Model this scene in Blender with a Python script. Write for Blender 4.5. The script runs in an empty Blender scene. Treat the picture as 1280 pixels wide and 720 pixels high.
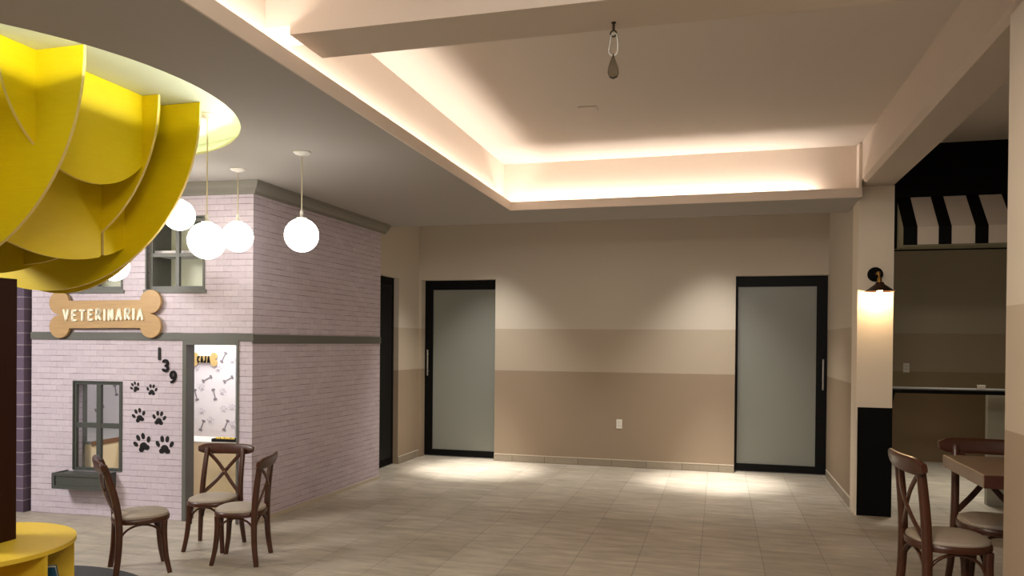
import bpy, bmesh, math, random
from mathutils import Vector, Matrix
random.seed(7)
PI = math.pi
C = bpy.context.scene.collection
SC = bpy.context.scene

# ------------------------------------------------------------------ camera
F_PX, YAW, PIT, ROL, PY = 956.5, -.2651, .00695, .00889, 435.0
_c, _s = math.cos(YAW), math.sin(YAW)
R0 = Matrix(((1, 0, 0), (0, 0, -1), (0, 1, 0)))
RZ = Matrix(((_c, -_s, 0), (_s, _c, 0), (0, 0, 1)))
RP = Matrix(((1, 0, 0), (0, math.cos(PIT), -math.sin(PIT)), (0, math.sin(PIT), math.cos(PIT))))
RR = Matrix(((math.cos(ROL), -math.sin(ROL), 0), (math.sin(ROL), math.cos(ROL), 0), (0, 0, 1)))
RM = RR @ RP @ R0 @ RZ
cam = bpy.data.cameras.new('camera')
cam.sensor_width = 36; cam.lens = F_PX / 1280 * 36; cam.shift_y = (PY - 360) / 1280
cam.clip_start = .05; cam.clip_end = 100
co = bpy.data.objects.new('camera', cam); C.objects.link(co)
co.matrix_world = Matrix(((RM[0][0], -RM[1][0], -RM[2][0], 0), (RM[0][1], -RM[1][1], -RM[2][1], 0),
                          (RM[0][2], -RM[1][2], -RM[2][2], 1.6), (0, 0, 0, 1)))
SC.camera = co

# ------------------------------------------------------------------ world, exposure, lights
SC.view_settings.view_transform = 'Standard'; SC.view_settings.look = 'None'
SC.view_settings.gamma = 1; SC.view_settings.use_curve_mapping = False
SC.view_settings.exposure = 0.40
w = bpy.data.worlds.new('world'); SC.world = w; w.use_nodes = True
w.node_tree.nodes['Background'].inputs[0].default_value = (1.0, .93, .85, 1)
w.node_tree.nodes['Background'].inputs[1].default_value = .09

def area(name, loc, sx, sy, power, col, rot=(0, 0, 0), spread=PI):
    l = bpy.data.lights.new(name, 'AREA'); l.shape = 'RECTANGLE'; l.size = sx; l.size_y = sy
    l.energy = power; l.color = col; l.spread = spread
    o = bpy.data.objects.new(name, l); o.location = loc; o.rotation_euler = rot; C.objects.link(o); return o
def spot(name, loc, target, power, col, ang, blend=.5, rad=.02):
    l = bpy.data.lights.new(name, 'SPOT'); l.energy = power; l.color = col; l.spot_size = math.radians(ang)
    l.spot_blend = blend; l.shadow_soft_size = rad
    o = bpy.data.objects.new(name, l); o.location = loc; C.objects.link(o)
    o.rotation_euler = (Vector(target) - Vector(loc)).to_track_quat('-Z', 'Y').to_euler(); return o
WARM = (1.0, .87, .76)
# LED strips lying in the ceiling cove, shining up (left run and back run)
area('led_strip_light', (-2.16, 3.2, 3.0), .03, 8.8, 30, WARM, (PI, 0, 0))
area('led_strip_light', (-.62, 7.725, 3.0), 2.95, .03, 13, WARM, (PI, 0, 0))
# LED modules round the circular recess, aimed inward just above its rim
for i in range(18):
    a = 2 * PI * i / 18
    o_ = area('recess_led_light', (-4.163 + 1.485 * math.cos(a), 3.502 + 1.485 * math.sin(a), 2.992), .50, .008, 1.7, (.97, 1.0, .82), (PI / 2, 0, a + PI / 2), math.radians(110))
# narrow ceiling downlights over the two doors
for dx, tx in ((-3.0, -2.95), (-.05, -.06)):
    spot('downlight', (dx, 9.24, 3.44), (tx, 9.22, 0), 1000, (1.0, .95, .88), 34, 1)
    spot('downlight_spill', (dx, 9.12, 3.44), (tx, 9.22, 0), 260, (1.0, .94, .86), 82, 1, .12)
# unseen fill lights added around the viewer, then side room and playhouse lamps
area('fill_light', (-.2, -.8, 3.28), 2.0, .5, 92, (1.0, .91, .81), (math.radians(48), 0, 0))
area('fill_light', (-6.4, 3.0, 2.9), .9, 1.2, 150, (1.0, .965, .945), (math.radians(25), 0, math.radians(-20)))
area('fill_light', (-4.2, .0, 2.9), 1.2, 1.2, 12, (1.0, .94, .86), (0, 0, 0))
area('fill_light', (.0, 2.6, 3.0), .5, .5, 32, (1.0, .82, .62), (0, 0, 0))
spot('side_room_lamp', (2.6, 9.6, 3.44), (2.4, 9.3, 0), 380, (1.0, .94, .82), 100, 1, .3)
area('playhouse_lamp', (-4.85, 6.5, 2.2), .9, .6, 22, (1.0, .95, .90), (0, 0, math.radians(4)))

# ------------------------------------------------------------------ materials
def mat(name, col, rough=.6, noise=0, nscale=8, metal=0, bump=0, stretch=None, emit=None, spec=.5, coat=0):
    m = bpy.data.materials.new(name); m.use_nodes = True
    nt = m.node_tree; b = nt.nodes['Principled BSDF']
    col = tuple(col) + (1,) if len(col) == 3 else col
    b.inputs['Base Color'].default_value = col; b.inputs['Roughness'].default_value = rough
    b.inputs['Metallic'].default_value = metal; b.inputs['Specular IOR Level'].default_value = spec
    b.inputs['Coat Weight'].default_value = coat
    if noise or bump:
        tc = nt.nodes.new('ShaderNodeTexCoord'); mp = nt.nodes.new('ShaderNodeMapping')
        nt.links.new(tc.outputs['Object'], mp.inputs[0])
        if stretch: mp.inputs['Scale'].default_value = stretch
        nz = nt.nodes.new('ShaderNodeTexNoise'); nz.inputs['Scale'].default_value = nscale
        nz.inputs['Detail'].default_value = 5
        nt.links.new(mp.outputs[0], nz.inputs[0])
        if noise:
            mx = nt.nodes.new('ShaderNodeMix'); mx.data_type = 'RGBA'
            mx.inputs[6].default_value = tuple(c * (1 - noise) for c in col[:3]) + (1,)
            mx.inputs[7].default_value = tuple(min(1, c * (1 + noise)) for c in col[:3]) + (1,)
            nt.links.new(nz.outputs[0], mx.inputs[0]); nt.links.new(mx.outputs[2], b.inputs['Base Color'])
        if bump:
            bp = nt.nodes.new('ShaderNodeBump'); bp.inputs['Strength'].default_value = bump
            bp.inputs['Distance'].default_value = .01
            nt.links.new(nz.outputs[0], bp.inputs['Height']); nt.links.new(bp.outputs[0], b.inputs['Normal'])
    if emit:
        b.inputs['Emission Color'].default_value = tuple(emit[:3]) + (1,); b.inputs['Emission Strength'].default_value = emit[3]
    return m
def srgb(r, g, b):
    f = lambda v: (v / 255 / 12.92) if v <= 10 else ((v / 255 + .055) / 1.055) ** 2.4
    return (f(r), f(g), f(b))

def band_mat(name, cols, zs):
    """banded wall: cols from the floor up, zs the heights where the colour changes"""
    m = mat(name, cols[0], .75); nt = m.node_tree; b = nt.nodes['Principled BSDF']
    g = nt.nodes.new('ShaderNodeNewGeometry'); sp = nt.nodes.new('ShaderNodeSeparateXYZ')
    nt.links.new(g.outputs['Position'], sp.inputs[0])
    nz = nt.nodes.new('ShaderNodeTexNoise'); nz.inputs['Scale'].default_value = 60
    prev = None
    for i, z in enumerate(zs):
        gt = nt.nodes.new('ShaderNodeMath'); gt.operation = 'GREATER_THAN'; gt.inputs[1].default_value = z
        nt.links.new(sp.outputs[2], gt.inputs[0])
        mx = nt.nodes.new('ShaderNodeMix'); mx.data_type = 'RGBA'
        mx.inputs[6].default_value = tuple(cols[0]) + (1,)
        if prev: nt.links.new(prev, mx.inputs[6])
        mx.inputs[7].default_value = tuple(cols[i + 1]) + (1,)
        nt.links.new(gt.outputs[0], mx.inputs[0]); prev = mx.outputs[2]
    nt.links.new(prev, b.inputs['Base Color'])
    bp = nt.nodes.new('ShaderNodeBump'); bp.inputs['Strength'].default_value = .05
    nt.links.new(nz.outputs[0], bp.inputs['Height']); nt.links.new(bp.outputs[0], b.inputs['Normal'])
    return m

def brick_mat(name, c1, c2, mortar, bw, bh, axis='x', msize=.004, rough=.7, bump=.3, offset=.5, course=None):
    m = mat(name, c1, rough); nt = m.node_tree; b = nt.nodes['Principled BSDF']
    tc = nt.nodes.new('ShaderNodeTexCoord'); sp = nt.nodes.new('ShaderNodeSeparateXYZ'); cb = nt.nodes.new('ShaderNodeCombineXYZ')
    nt.links.new(tc.outputs['Object'], sp.inputs[0])
    nt.links.new(sp.outputs[0 if axis == 'x' else 1], cb.inputs[0]); nt.links.new(sp.outputs[2], cb.inputs[1])
    br = nt.nodes.new('ShaderNodeTexBrick'); br.inputs['Scale'].default_value = 1
    br.inputs['Brick Width'].default_value = bw; br.inputs['Row Height'].default_value = bh
    br.inputs['Mortar Size'].default_value = msize; br.inputs['Mortar Smooth'].default_value = .3; br.offset = offset
    br.inputs['Color1'].default_value = tuple(c1) + (1,); br.inputs['Color2'].default_value = tuple(c2) + (1,)
    br.inputs['Mortar'].default_value = tuple(mortar) + (1,)
    nt.links.new(cb.outputs[0], br.inputs[0])
    nz = nt.nodes.new('ShaderNodeTexNoise'); nz.inputs['Scale'].default_value = 35; nz.inputs['Detail'].default_value = 4
    nt.links.new(tc.outputs['Object'], nz.inputs[0])
    mx = nt.nodes.new('ShaderNodeMix'); mx.data_type = 'RGBA'; mx.blend_type = 'MULTIPLY'; mx.inputs[0].default_value = 1
    mr = nt.nodes.new('ShaderNodeMapRange'); mr.inputs[3].default_value = .86; mr.inputs[4].default_value = 1.12
    nt.links.new(nz.outputs[0], mr.inputs[0])
    nt.links.new(br.outputs[0], mx.inputs[6]); nt.links.new(mr.outputs[0], mx.inputs[7]); nt.links.new(mx.outputs[2], b.inputs['Base Color'])
    if course:
        fr = nt.nodes.new('ShaderNodeMath'); fr.operation = 'DIVIDE'; fr.inputs[1].default_value = bh; nt.links.new(sp.outputs[2], fr.inputs[0])
        f2 = nt.nodes.new('ShaderNodeMath'); f2.operation = 'FRACT'; nt.links.new(fr.outputs[0], f2.inputs[0])
        lt = nt.nodes.new('ShaderNodeMath'); lt.operation = 'LESS_THAN'; lt.inputs[1].default_value = .085; nt.links.new(f2.outputs[0], lt.inputs[0])
        mp = nt.nodes.new('ShaderNodeMapping'); mp.inputs['Scale'].default_value = (2.2, 2.2, 14); nt.links.new(tc.outputs['Object'], mp.inputs[0])
        n2 = nt.nodes.new('ShaderNodeTexNoise'); n2.inputs['Scale'].default_value = 2; n2.inputs['Detail'].default_value = 3; nt.links.new(mp.outputs[0], n2.inputs[0])
        m2 = nt.nodes.new('ShaderNodeMapRange'); m2.inputs[1].default_value = .38; m2.inputs[2].default_value = .62; nt.links.new(n2.outputs[0], m2.inputs[0])
        mu = nt.nodes.new('ShaderNodeMath'); mu.operation = 'MULTIPLY'; nt.links.new(lt.outputs[0], mu.inputs[0]); nt.links.new(m2.outputs[0], mu.inputs[1])
        mc = nt.nodes.new('ShaderNodeMix'); mc.data_type = 'RGBA'; nt.links.new(mu.outputs[0], mc.inputs[0])
        nt.links.new(mx.outputs[2], mc.inputs[6]); mc.inputs[7].default_value = tuple(course) + (1,); nt.links.new(mc.outputs[2], b.inputs['Base Color'])
    bp = nt.nodes.new('ShaderNodeBump'); bp.inputs['Strength'].default_value = bump; bp.inputs['Distance'].default_value = .004; bp.invert = True
    nt.links.new(br.outputs[1], bp.inputs['Height']); nt.links.new(bp.outputs[0], b.inputs['Normal'])
    return m

def tile_mat():
    m = mat('floor_tile', (.3, .27, .23), .42, spec=.4); nt = m.node_tree; b = nt.nodes['Principled BSDF']
    g = nt.nodes.new('ShaderNodeNewGeometry'); sp = nt.nodes.new('ShaderNodeSeparateXYZ'); cb = nt.nodes.new('ShaderNodeCombineXYZ')
    nt.links.new(g.outputs['Position'], sp.inputs[0])
    ax = nt.nodes.new('ShaderNodeMath'); ax.inputs[1].default_value = .125; nt.links.new(sp.outputs[0], ax.inputs[0])
    nt.links.new(sp.outputs[1], cb.inputs[0]); nt.links.new(ax.outputs[0], cb.inputs[1])
    br = nt.nodes.new('ShaderNodeTexBrick'); br.inputs['Scale'].default_value = 1; br.offset = .36
    br.inputs['Brick Width'].default_value = .447; br.inputs['Row Height'].default_value = .447
    br.inputs['Mortar Size'].default_value = .0035; br.inputs['Mortar Smooth'].default_value = .2
    br.inputs['Color1'].default_value = srgb(180, 171, 157) + (1,); br.inputs['Color2'].default_value = srgb(166, 157, 142) + (1,)
    br.inputs['Mortar'].default_value = srgb(140, 132, 118) + (1,)
    nt.links.new(cb.outputs[0], br.inputs[0])
    mp = nt.nodes.new('ShaderNodeMapping'); mp.inputs['Scale'].default_value = (1.2, 5, 1); nt.links.new(g.outputs['Position'], mp.inputs[0])
    n1 = nt.nodes.new('ShaderNodeTexNoise'); n1.inputs['Scale'].default_value = 2.2; n1.inputs['Detail'].default_value = 8; n1.inputs['Roughness'].default_value = .65
    nt.links.new(mp.outputs[0], n1.inputs[0])
    mr = nt.nodes.new('ShaderNodeMapRange'); mr.inputs[1].default_value = .3; mr.inputs[2].default_value = .7
    mr.inputs[3].default_value = .70; mr.inputs[4].default_value = 1.24
    nt.links.new(n1.outputs[0], mr.inputs[0])
    mx = nt.nodes.new('ShaderNodeMix'); mx.data_type = 'RGBA'; mx.blend_type = 'MULTIPLY'; mx.inputs[0].default_value = 1
    nt.links.new(br.outputs[0], mx.inputs[6]); nt.links.new(mr.outputs[0], mx.inputs[7]); nt.links.new(mx.outputs[2], b.inputs['Base Color'])
    bp = nt.nodes.new('ShaderNodeBump'); bp.inputs['Strength'].default_value = .25; bp.inputs['Distance'].default_value = .003; bp.invert = True
    nt.links.new(br.outputs[1], bp.inputs['Height']); nt.links.new(bp.outputs[0], b.inputs['Normal'])
    return m

UP, MID, LOW = srgb(200, 190, 175), srgb(180, 166, 147), srgb(152, 134, 113)
M = dict(
    band=band_mat('wall_paint', [LOW, MID, UP], [1.226, 1.786]),
    sideband=band_mat('side_room_bands', [srgb(120, 98, 68), srgb(146, 128, 98), srgb(166, 150, 126), srgb(178, 168, 146)], [1.0, 1.248, 1.78]),  # lowest band is darker than the bands above it
    ceil=mat('ceiling_paint', srgb(206, 197, 187), .8, .02, 30, bump=.03),
    beam=mat('beam_paint', srgb(198, 185, 172), .8, .02, 30),
    fascia=mat('cove_paint', srgb(226, 212, 198), .8, .02, 30),
    cream=mat('pillar_paint', srgb(234, 222, 203), .7, .02, 30),
    black=mat('matt_black', srgb(9, 9, 8), .7, .1, 20, spec=.12),
    blackmetal=mat('black_aluminium', srgb(10, 10, 10), .45, .05, 20, spec=.15),
    frost=mat('frosted_glass', srgb(132, 134, 126), .34, .03, 3, spec=.5),
    steel=mat('brushed_steel', srgb(190, 188, 182), .3, .05, 40, metal=1),
    tile=tile_mat(),
    baset=brick_mat('skirting_tile', srgb(160, 148, 130), srgb(146, 134, 116), srgb(108, 96, 82), .447, .2, 'x', .004, .5, .2, 0),
    basety=brick_mat('skirting_tile_side', srgb(160, 148, 130), srgb(146, 134, 116), srgb(108, 96, 82), .447, .2, 'y', .004, .5, .2, 0),
    basecap=mat('skirting_cap', srgb(196, 184, 166), .5, .03, 20),
    brickx=brick_mat('lilac_brick_front', srgb(206, 194, 203), srgb(197, 184, 194), srgb(182, 169, 180), .14, .0535, 'x', .0026, bump=.12, course=srgb(122, 106, 114)),
    bricky=brick_mat('lilac_brick_side', srgb(206, 194, 203), srgb(197, 184, 194), srgb(182, 169, 180), .14, .0535, 'y', .0026, bump=.12, course=srgb(122, 106, 114)),
    dbrick=brick_mat('purple_stone', srgb(104, 88, 108), srgb(84, 70, 88), srgb(150, 136, 146), .3, .11, 'x', .005),
    grey=mat('grey_trim', srgb(98, 98, 92), .5, .05, 20),
    dgrey=mat('dark_grey_trim', srgb(70, 73, 68), .5, .05, 20),
    cornice=mat('cornice_grey', srgb(124, 120, 110), .6, .04, 20),
    creampanel=mat('cream_panel', srgb(226, 228, 206), .7, .01, 10),
    whitewall=mat('wallpaper_white', srgb(234, 231, 234), .7, .01, 10),
    printbone=mat('wallpaper_bone_print', srgb(138, 134, 140), .7, .05, 30),
    printpaw=mat('wallpaper_paw_print', srgb(210, 206, 212), .7, .03, 30),
    blue1=mat('pale_blue_paint', srgb(166, 190, 196), .7, .02, 10),
    blue2=mat('slate_blue_paint', srgb(104, 106, 126), .7, .02, 10),
    desk=mat('cream_desk', srgb(244, 228, 186), .5, .02, 10),
    desktop=mat('grey_desktop', srgb(150, 152, 150), .4, .04, 20),
    woodedge=mat('brown_edge', srgb(120, 80, 48), .5, .1, 20),
    oak=mat('oak_veneer', srgb(182, 147, 100), .5, .22, 6, stretch=(1, 1, 14)),
    letter=mat('cream_letter', srgb(250, 244, 222), .5, .01, 10),
    decal=mat('black_decal', srgb(14, 12, 14), .5, .05, 10),
    yellow=mat('yellow_laminate', srgb(218, 190, 5), .55, .07, 5, stretch=(2, 2, 22), spec=.25),
    yellow2=mat('yellow_laminate_worn', srgb(228, 192, 52), .45, .07, 5, stretch=(3, 12, 3)),
    yedge=mat('pale_plywood_edge', srgb(226, 200, 120), .6, .1, 30),
    trunk=mat('dark_brown_laminate', srgb(48, 22, 9), .6, .12, 6, stretch=(6, 6, 1), spec=.15),
    walnut=mat('walnut_stain', srgb(70, 36, 18), .36, .35, 7, stretch=(3, 3, 3), coat=.1),
    cushion=mat('greige_vinyl', srgb(158, 145, 130), .6, .06, 40, bump=.05),
    rivet=mat('brass_rivet', srgb(170, 140, 80), .35, .05, 10, metal=1),
    globe=mat('opal_globe', (1, .98, .94), .3, .01, 3, emit=(1.0, .97, .93, 8.5)),
    white=mat('white_enamel', srgb(226, 222, 212), .4, .02, 10),
    cordw=mat('pale_cord', srgb(206, 196, 170), .5, .02, 10),
    led=mat('led_ring', (1, 1, .9), .5, .01, 3, emit=(.98, 1.0, .80, 9.0)),
    copper=mat('dark_copper', srgb(64, 38, 26), .4, .15, 14, metal=.7),
    brass=mat('aged_brass', srgb(150, 116, 62), .35, .1, 14, metal=1),
    bulb=mat('warm_bulb', (1, .9, .7), .3, .01, 3, emit=(1.0, .80, .48, 30)),
    whitestripe=mat('awning_white', srgb(206, 194, 178), .8, .03, 30),
    awninggrey=mat('awning_lining', srgb(130, 126, 104), .8, .03, 30),
    kiosk=mat('grey_green_panel', srgb(158, 156, 142), .5, .03, 20),
    countertop=mat('pale_counter', srgb(92, 88, 80), .5, .03, 30),
    tablewood=mat('grey_brown_wood', srgb(134, 112, 90), .35, .14, 6, stretch=(2, 16, 2)),
    mahog_and_shade=mat('mahogany_and_edge_shade', srgb(70, 34, 22), .4, .15, 6, stretch=(2, 2, 10)),  # table base, also the shade coloured onto the table's front face
    rug=mat('charcoal_mat', srgb(70, 70, 72), .95, .12, 60, bump=.3),
    bookblue=mat('blue_book_cover', srgb(40, 96, 128), .5, .05, 12),
    bookwhite=mat('white_book_cover', srgb(190, 186, 180), .5, .05, 12),
    paper=mat('paper_edge', srgb(216, 206, 184), .8, .05, 90),
    yellowtoy=mat('yellow_items', srgb(226, 196, 70), .5, .1, 30),
    gunmetal=mat('galvanised_steel', srgb(66, 58, 46), .4, .1, 20, metal=1),
)
def glass_mat():
    m = bpy.data.materials.new('window_glass'); m.use_nodes = True; nt = m.node_tree; nt.nodes.clear()
    o = nt.nodes.new('ShaderNodeOutputMaterial'); mx = nt.nodes.new('ShaderNodeMixShader')
    t = nt.nodes.new('ShaderNodeBsdfTransparent'); g = nt.nodes.new('ShaderNodeBsdfGlossy'); g.inputs['Roughness'].default_value = .03
    fr = nt.nodes.new('ShaderNodeFresnel'); fr.inputs[0].default_value = 1.45
    nt.links.new(fr.outputs[0], mx.inputs[0]); nt.links.new(t.outputs[0], mx.inputs[1]); nt.links.new(g.outputs[0], mx.inputs[2])
    nt.links.new(mx.outputs[0], o.inputs[0]); return m
M['glass'] = glass_mat()

# ------------------------------------------------------------------ helpers
def obj(name, bm, m, parent=None, smooth=False, bevel=0):
    bmesh.ops.recalc_face_normals(bm, faces=bm.faces)
    me = bpy.data.meshes.new(name); bm.to_mesh(me); bm.free()
    me.materials.append(M[m] if isinstance(m, str) else m)
    if smooth:
        for p in me.polygons: p.use_smooth = True
        me.set_sharp_from_angle(angle=math.radians(40))
    o = bpy.data.objects.new(name, me); C.objects.link(o)
    if parent: o.parent = parent
    if bevel:
        b = o.modifiers.new('bevel', 'BEVEL'); b.width = bevel; b.segments = 2; b.limit_method = 'ANGLE'; b.angle_limit = math.radians(40)
    return o
def tag(o, label, cat, group=None):
    o['label'] = label; o['category'] = cat
    if group: o['group'] = group
    return o
def thing(name, label, cat, loc=(0, 0, 0), rz=0, group=None):
    o = bpy.data.objects.new(name, None); C.objects.link(o); o.empty_display_size = .1
    o.location = loc; o.rotation_euler = (0, 0, rz)
    return tag(o, label, cat, group)
def struct(name, bm, m, parent=None, **k):
    o = obj(name, bm, m, parent, **k)
    if not parent: o['kind'] = 'structure'
    return o
def NB(): return bmesh.new()
def box(bm, x0, x1, y0, y1, z0, z1):
    v = [bm.verts.new(p) for p in ((x0, y0, z0), (x1, y0, z0), (x1, y1, z0), (x0, y1, z0), (x0, y0, z1), (x1, y0, z1), (x1, y1, z1), (x0, y1, z1))]
    for f in ((0, 3, 2, 1), (4, 5, 6, 7), (0, 1, 5, 4), (1, 2, 6, 5), (2, 3, 7, 6), (3, 0, 4, 7)): bm.faces.new([v[i] for i in f])
    return bm
def B(*a): return box(NB(), *a)
def prism(bm, pts, d0, d1, plane='xz'):
    """outline pts extruded between d0 and d1 along the remaining axis"""
    def P(a, b, d): return {'xz': (a, d, b), 'yz': (d, a, b), 'xy': (a, b, d)}[plane]
    lo = [bm.verts.new(P(a, b, d0)) for a, b in pts]; hi = [bm.verts.new(P(a, b, d1)) for a, b in pts]
    n = len(pts)
    bm.faces.new(lo); bm.faces.new(hi[::-1])
    for i in range(n): bm.faces.new((lo[i], hi[i], hi[(i + 1) % n], lo[(i + 1) % n]))
    return bm
def lathe(bm, prof, cx=0, cy=0, n=32, axis='z', c0=(0, 0, 0), caps=True):
    """prof: list of (r, h) along the axis"""
    rings = []
    for r, h in prof:
        ring = []
        for i in range(n):
            a = 2 * PI * i / n; u, v = r * math.cos(a), r * math.sin(a)
            p = {'z': (cx + u, cy + v, h), 'y': (u, h, v), 'x': (h, u, v)}[axis]
            ring.append(bm.verts.new(Vector(p) + Vector(c0)))
        rings.append(ring)
    for a, b in zip(rings, rings[1:]):
        for i in range(n): bm.faces.new((a[i], a[(i + 1) % n], b[(i + 1) % n], b[i]))
    if caps and prof[0][0] > 1e-4: bm.faces.new(rings[0][::-1])
    if caps and prof[-1][0] > 1e-4: bm.faces.new(rings[-1])
    bmesh.ops.remove_doubles(bm, verts=bm.verts, dist=1e-6)
    return bm
def sweep(bm, pts, ra, rb=None, n=12, side=(0, 1, 0), power=1.0, cap=True, closed=False):
    """tube along pts; cross-section half sizes ra (along 'side') and rb; power<1 squares the section"""
    pts = [Vector(p) for p in pts]; N = len(pts)
    ra = ra if isinstance(ra, (list, tuple)) else [ra] * N
    rb = ra if rb is None else (rb if isinstance(rb, (list, tuple)) else [rb] * N)
    rings = []
    for i, p in enumerate(pts):
        if closed: t = pts[(i + 1) % N] - pts[i - 1]
        else: t = pts[min(i + 1, N - 1)] - pts[max(i - 1, 0)]
        t.normalize(); s = Vector(side); s = s - t * s.dot(t)
        if s.length < 1e-4: s = t.orthogonal()
        s.normalize(); q = t.cross(s)
        ring = []
        for k in range(n):
            a = 2 * PI * (k + .5) / n; c, d = math.cos(a), math.sin(a)
            u = math.copysign(abs(c) ** power, c) * ra[i]; v = math.copysign(abs(d) ** power, d) * rb[i]
            ring.append(bm.verts.new(p + s * u + q * v))
        rings.append(ring)
    pr = list(zip(rings, rings[1:])) + ([(rings[-1], rings[0])] if closed else [])
    for a, b in pr:
        for k in range(n): bm.faces.new((a[k], a[(k + 1) % n], b[(k + 1) % n], b[k]))
    if cap and not closed: bm.faces.new(rings[0][::-1]); bm.faces.new(rings[-1])
    return bm
def bez(pts, n=8):
    """Catmull-Rom through pts"""
    P = [Vector(p) for p in pts]; P = [2 * P[0] - P[1]] + P + [2 * P[-1] - P[-2]]; out = []
    for i in range(1, len(P) - 2):
        for k in range(n):
            t = k / n; a, b, c, d = P[i - 1], P[i], P[i + 1], P[i + 2]
            out.append(.5 * ((2 * b) + (c - a) * t + (2 * a - 5 * b + 4 * c - d) * t * t + (3 * b - a - 3 * c + d) * t ** 3))
    return out + [P[-2]]
def holes_wall(bm, x0, x1, z0, z1, y0, y1, holes):
    """slab in the xz plane with rectangular openings (hx0,hx1,hz0,hz1)"""
    xs = sorted({x0, x1} | {h[i] for h in holes for i in (0, 1)}); zs = sorted({z0, z1} | {h[i] for h in holes for i in (2, 3)})
    for a, b in zip(xs, xs[1:]):
        run = None
        for c, d in zip(zs, zs[1:]):
            mx, mz = (a + b) / 2, (c + d) / 2
            solid = not any(h[0] < mx < h[1] and h[2] < mz < h[3] for h in holes)
            if solid: run = (run[0], d) if run else (c, d)
            if (not solid) and run: box(bm, a, b, y0, y1, *run); run = None
        if run: box(bm, a, b, y0, y1, *run)
    return bm
def ell(cx, cz, a, b, n=20, rot=0, t0=0, t1=2 * PI):
    out = []
    for i in range(n):
        t = t0 + (t1 - t0) * i / n; x, z = a * math.cos(t), b * math.sin(t)
        out.append((cx + x * math.cos(rot) - z * math.sin(rot), cz + x * math.sin(rot) + z * math.cos(rot)))
    return out
def capsule(p, q, r, n=8):
    a = math.atan2(q[1] - p[1], q[0] - p[0]); out = []
    for i in range(n + 1): t = a - PI / 2 + PI * i / n; out.append((q[0] + r * math.cos(t), q[1] + r * math.sin(t)))
    for i in range(n + 1): t = a + PI / 2 + PI * i / n; out.append((p[0] + r * math.cos(t), p[1] + r * math.sin(t)))
    return out
def arcp(cx, cz, a, b, d0, d1, n=10): return [(cx + a * math.cos(math.radians(d0 + (d1 - d0) * i / n)), cz + b * math.sin(math.radians(d0 + (d1 - d0) * i / n))) for i in range(n + 1)]
GL = {  # stroke letters in a unit cell, height 1
    'V': [[(0, 1), (.28, 0), (.56, 1)]], 'E': [[(.45, 1), (0, 1), (0, 0), (.45, 0)], [(0, .52), (.36, .52)]],
    'T': [[(0, 1), (.56, 1)], [(.28, 1), (.28, 0)]], 'I': [[(0, 1), (0, 0)]], 'N': [[(0, 0), (0, 1), (.46, 0), (.46, 1)]],
    'R': [[(0, 0), (0, 1), (.26, 1)] + arcp(.26, .74, .2, .26, 90, -90) + [(0, .48)], [(.2, .48), (.48, 0)]],
    'A': [[(0, 0), (.27, 1), (.54, 0)], [(.12, .36), (.42, .36)]], 'C': [arcp(.3, .5, .3, .5, 50, 310)],
    'J': [[(.42, 1), (.42, .25)] + arcp(.2, .25, .22, .25, 0, -170)],
    '1': [[(.1, 1), (.1, 0)]], '3': [arcp(.2, .74, .24, .26, 150, -80) + arcp(.2, .26, .27, .26, 80, -150)],
    '9': [arcp(.25, .68, .25, .32, 0, 360) , arcp(.0, .62, .5, .62, 5, -80)],
}
def glyph(bm, ch, x, z, h, r, y0, y1, wf=1.0, slant=0):
    for st in GL[ch]:
        for p, q in zip(st, st[1:]):
            P = (x + p[0] * h * wf + slant * p[1] * h, z + p[1] * h); Q = (x + q[0] * h * wf + slant * q[1] * h, z + q[1] * h)
            prism(bm, capsule(P, Q, r), y0, y1)
    return bm
def bone_outline(w, h, r, neck):
    """outline of a cartoon bone centred on 0: lobes of radius r at (+-w,+-h), bar half height neck"""
    pts = []
    a_in = math.asin((neck - h) / r) if abs(neck - h) < r else -PI / 2     # where the lobe meets the bar (inner side)
    a_n = math.acos(min(1, 0.0)) ; out = math.asin(min(1, h / r)) if h < r else PI / 2
    def lobe(sx, sz, rev):
        # from bar junction round the outside to the notch between the two lobes
        s = PI - a_in; e = -out if h < r else -PI / 2
        L = [(w + r * math.cos(s + (e - s) * i / 18), h + r * math.sin(s + (e - s) * i / 18)) for i in range(19)]
        L = [(sx * x, sz * z) for x, z in L]
        return L[::-1] if rev else L
    pts += lobe(1, 1, False); pts += lobe(1, -1, True)[1:]; pts += lobe(-1, -1, False); pts += lobe(-1, 1, True)[1:]
    return pts

# ------------------------------------------------------------------ the room shell
H, HT = 2.97, 3.48           # dropped ceiling and raised ceiling
XL, XR = -2.10, 1.25         # raised bay from the cove lip to the beam
YB = 9.94
struct('floor', B(-9.5, 6, -3, 12.2, -.1, 0), 'tile')
struct('wall_back', holes_wall(NB(), -4.3, 1.6, 0, 3.6, YB, YB + .15, [(-4.01, -2.937, -.01, 2.46), (.186, 1.275, -.01, 2.46)]), 'band')
bm = NB(); box(bm, -4.17, -4.05, 9.26, YB, 0, 3.6); box(bm, -4.17, -4.05, 8.2, 9.26, 2.43, 3.6); box(bm, -4.17, -4.05, 8.2, 8.42, 0, 2.43)
struct('wall_left', bm, 'band')
struct('wall_right', B(1.265, 1.42, 8.13, YB, 0, 3.6), 'band')
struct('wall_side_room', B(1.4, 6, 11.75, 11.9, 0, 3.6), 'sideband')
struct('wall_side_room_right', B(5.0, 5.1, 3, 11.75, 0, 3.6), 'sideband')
struct('wall_near_pillar', B(XR, 1.55, 2.7, 3.93, 0, 3.1), 'band')
struct('wall_pillar', B(XR, 1.56, 7.83, 8.13, 0, 3.1), 'cream')
struct('trim_1', B(XR + .012, 1.562, 7.822, 7.83, 0, 1.02), 'black')
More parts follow.
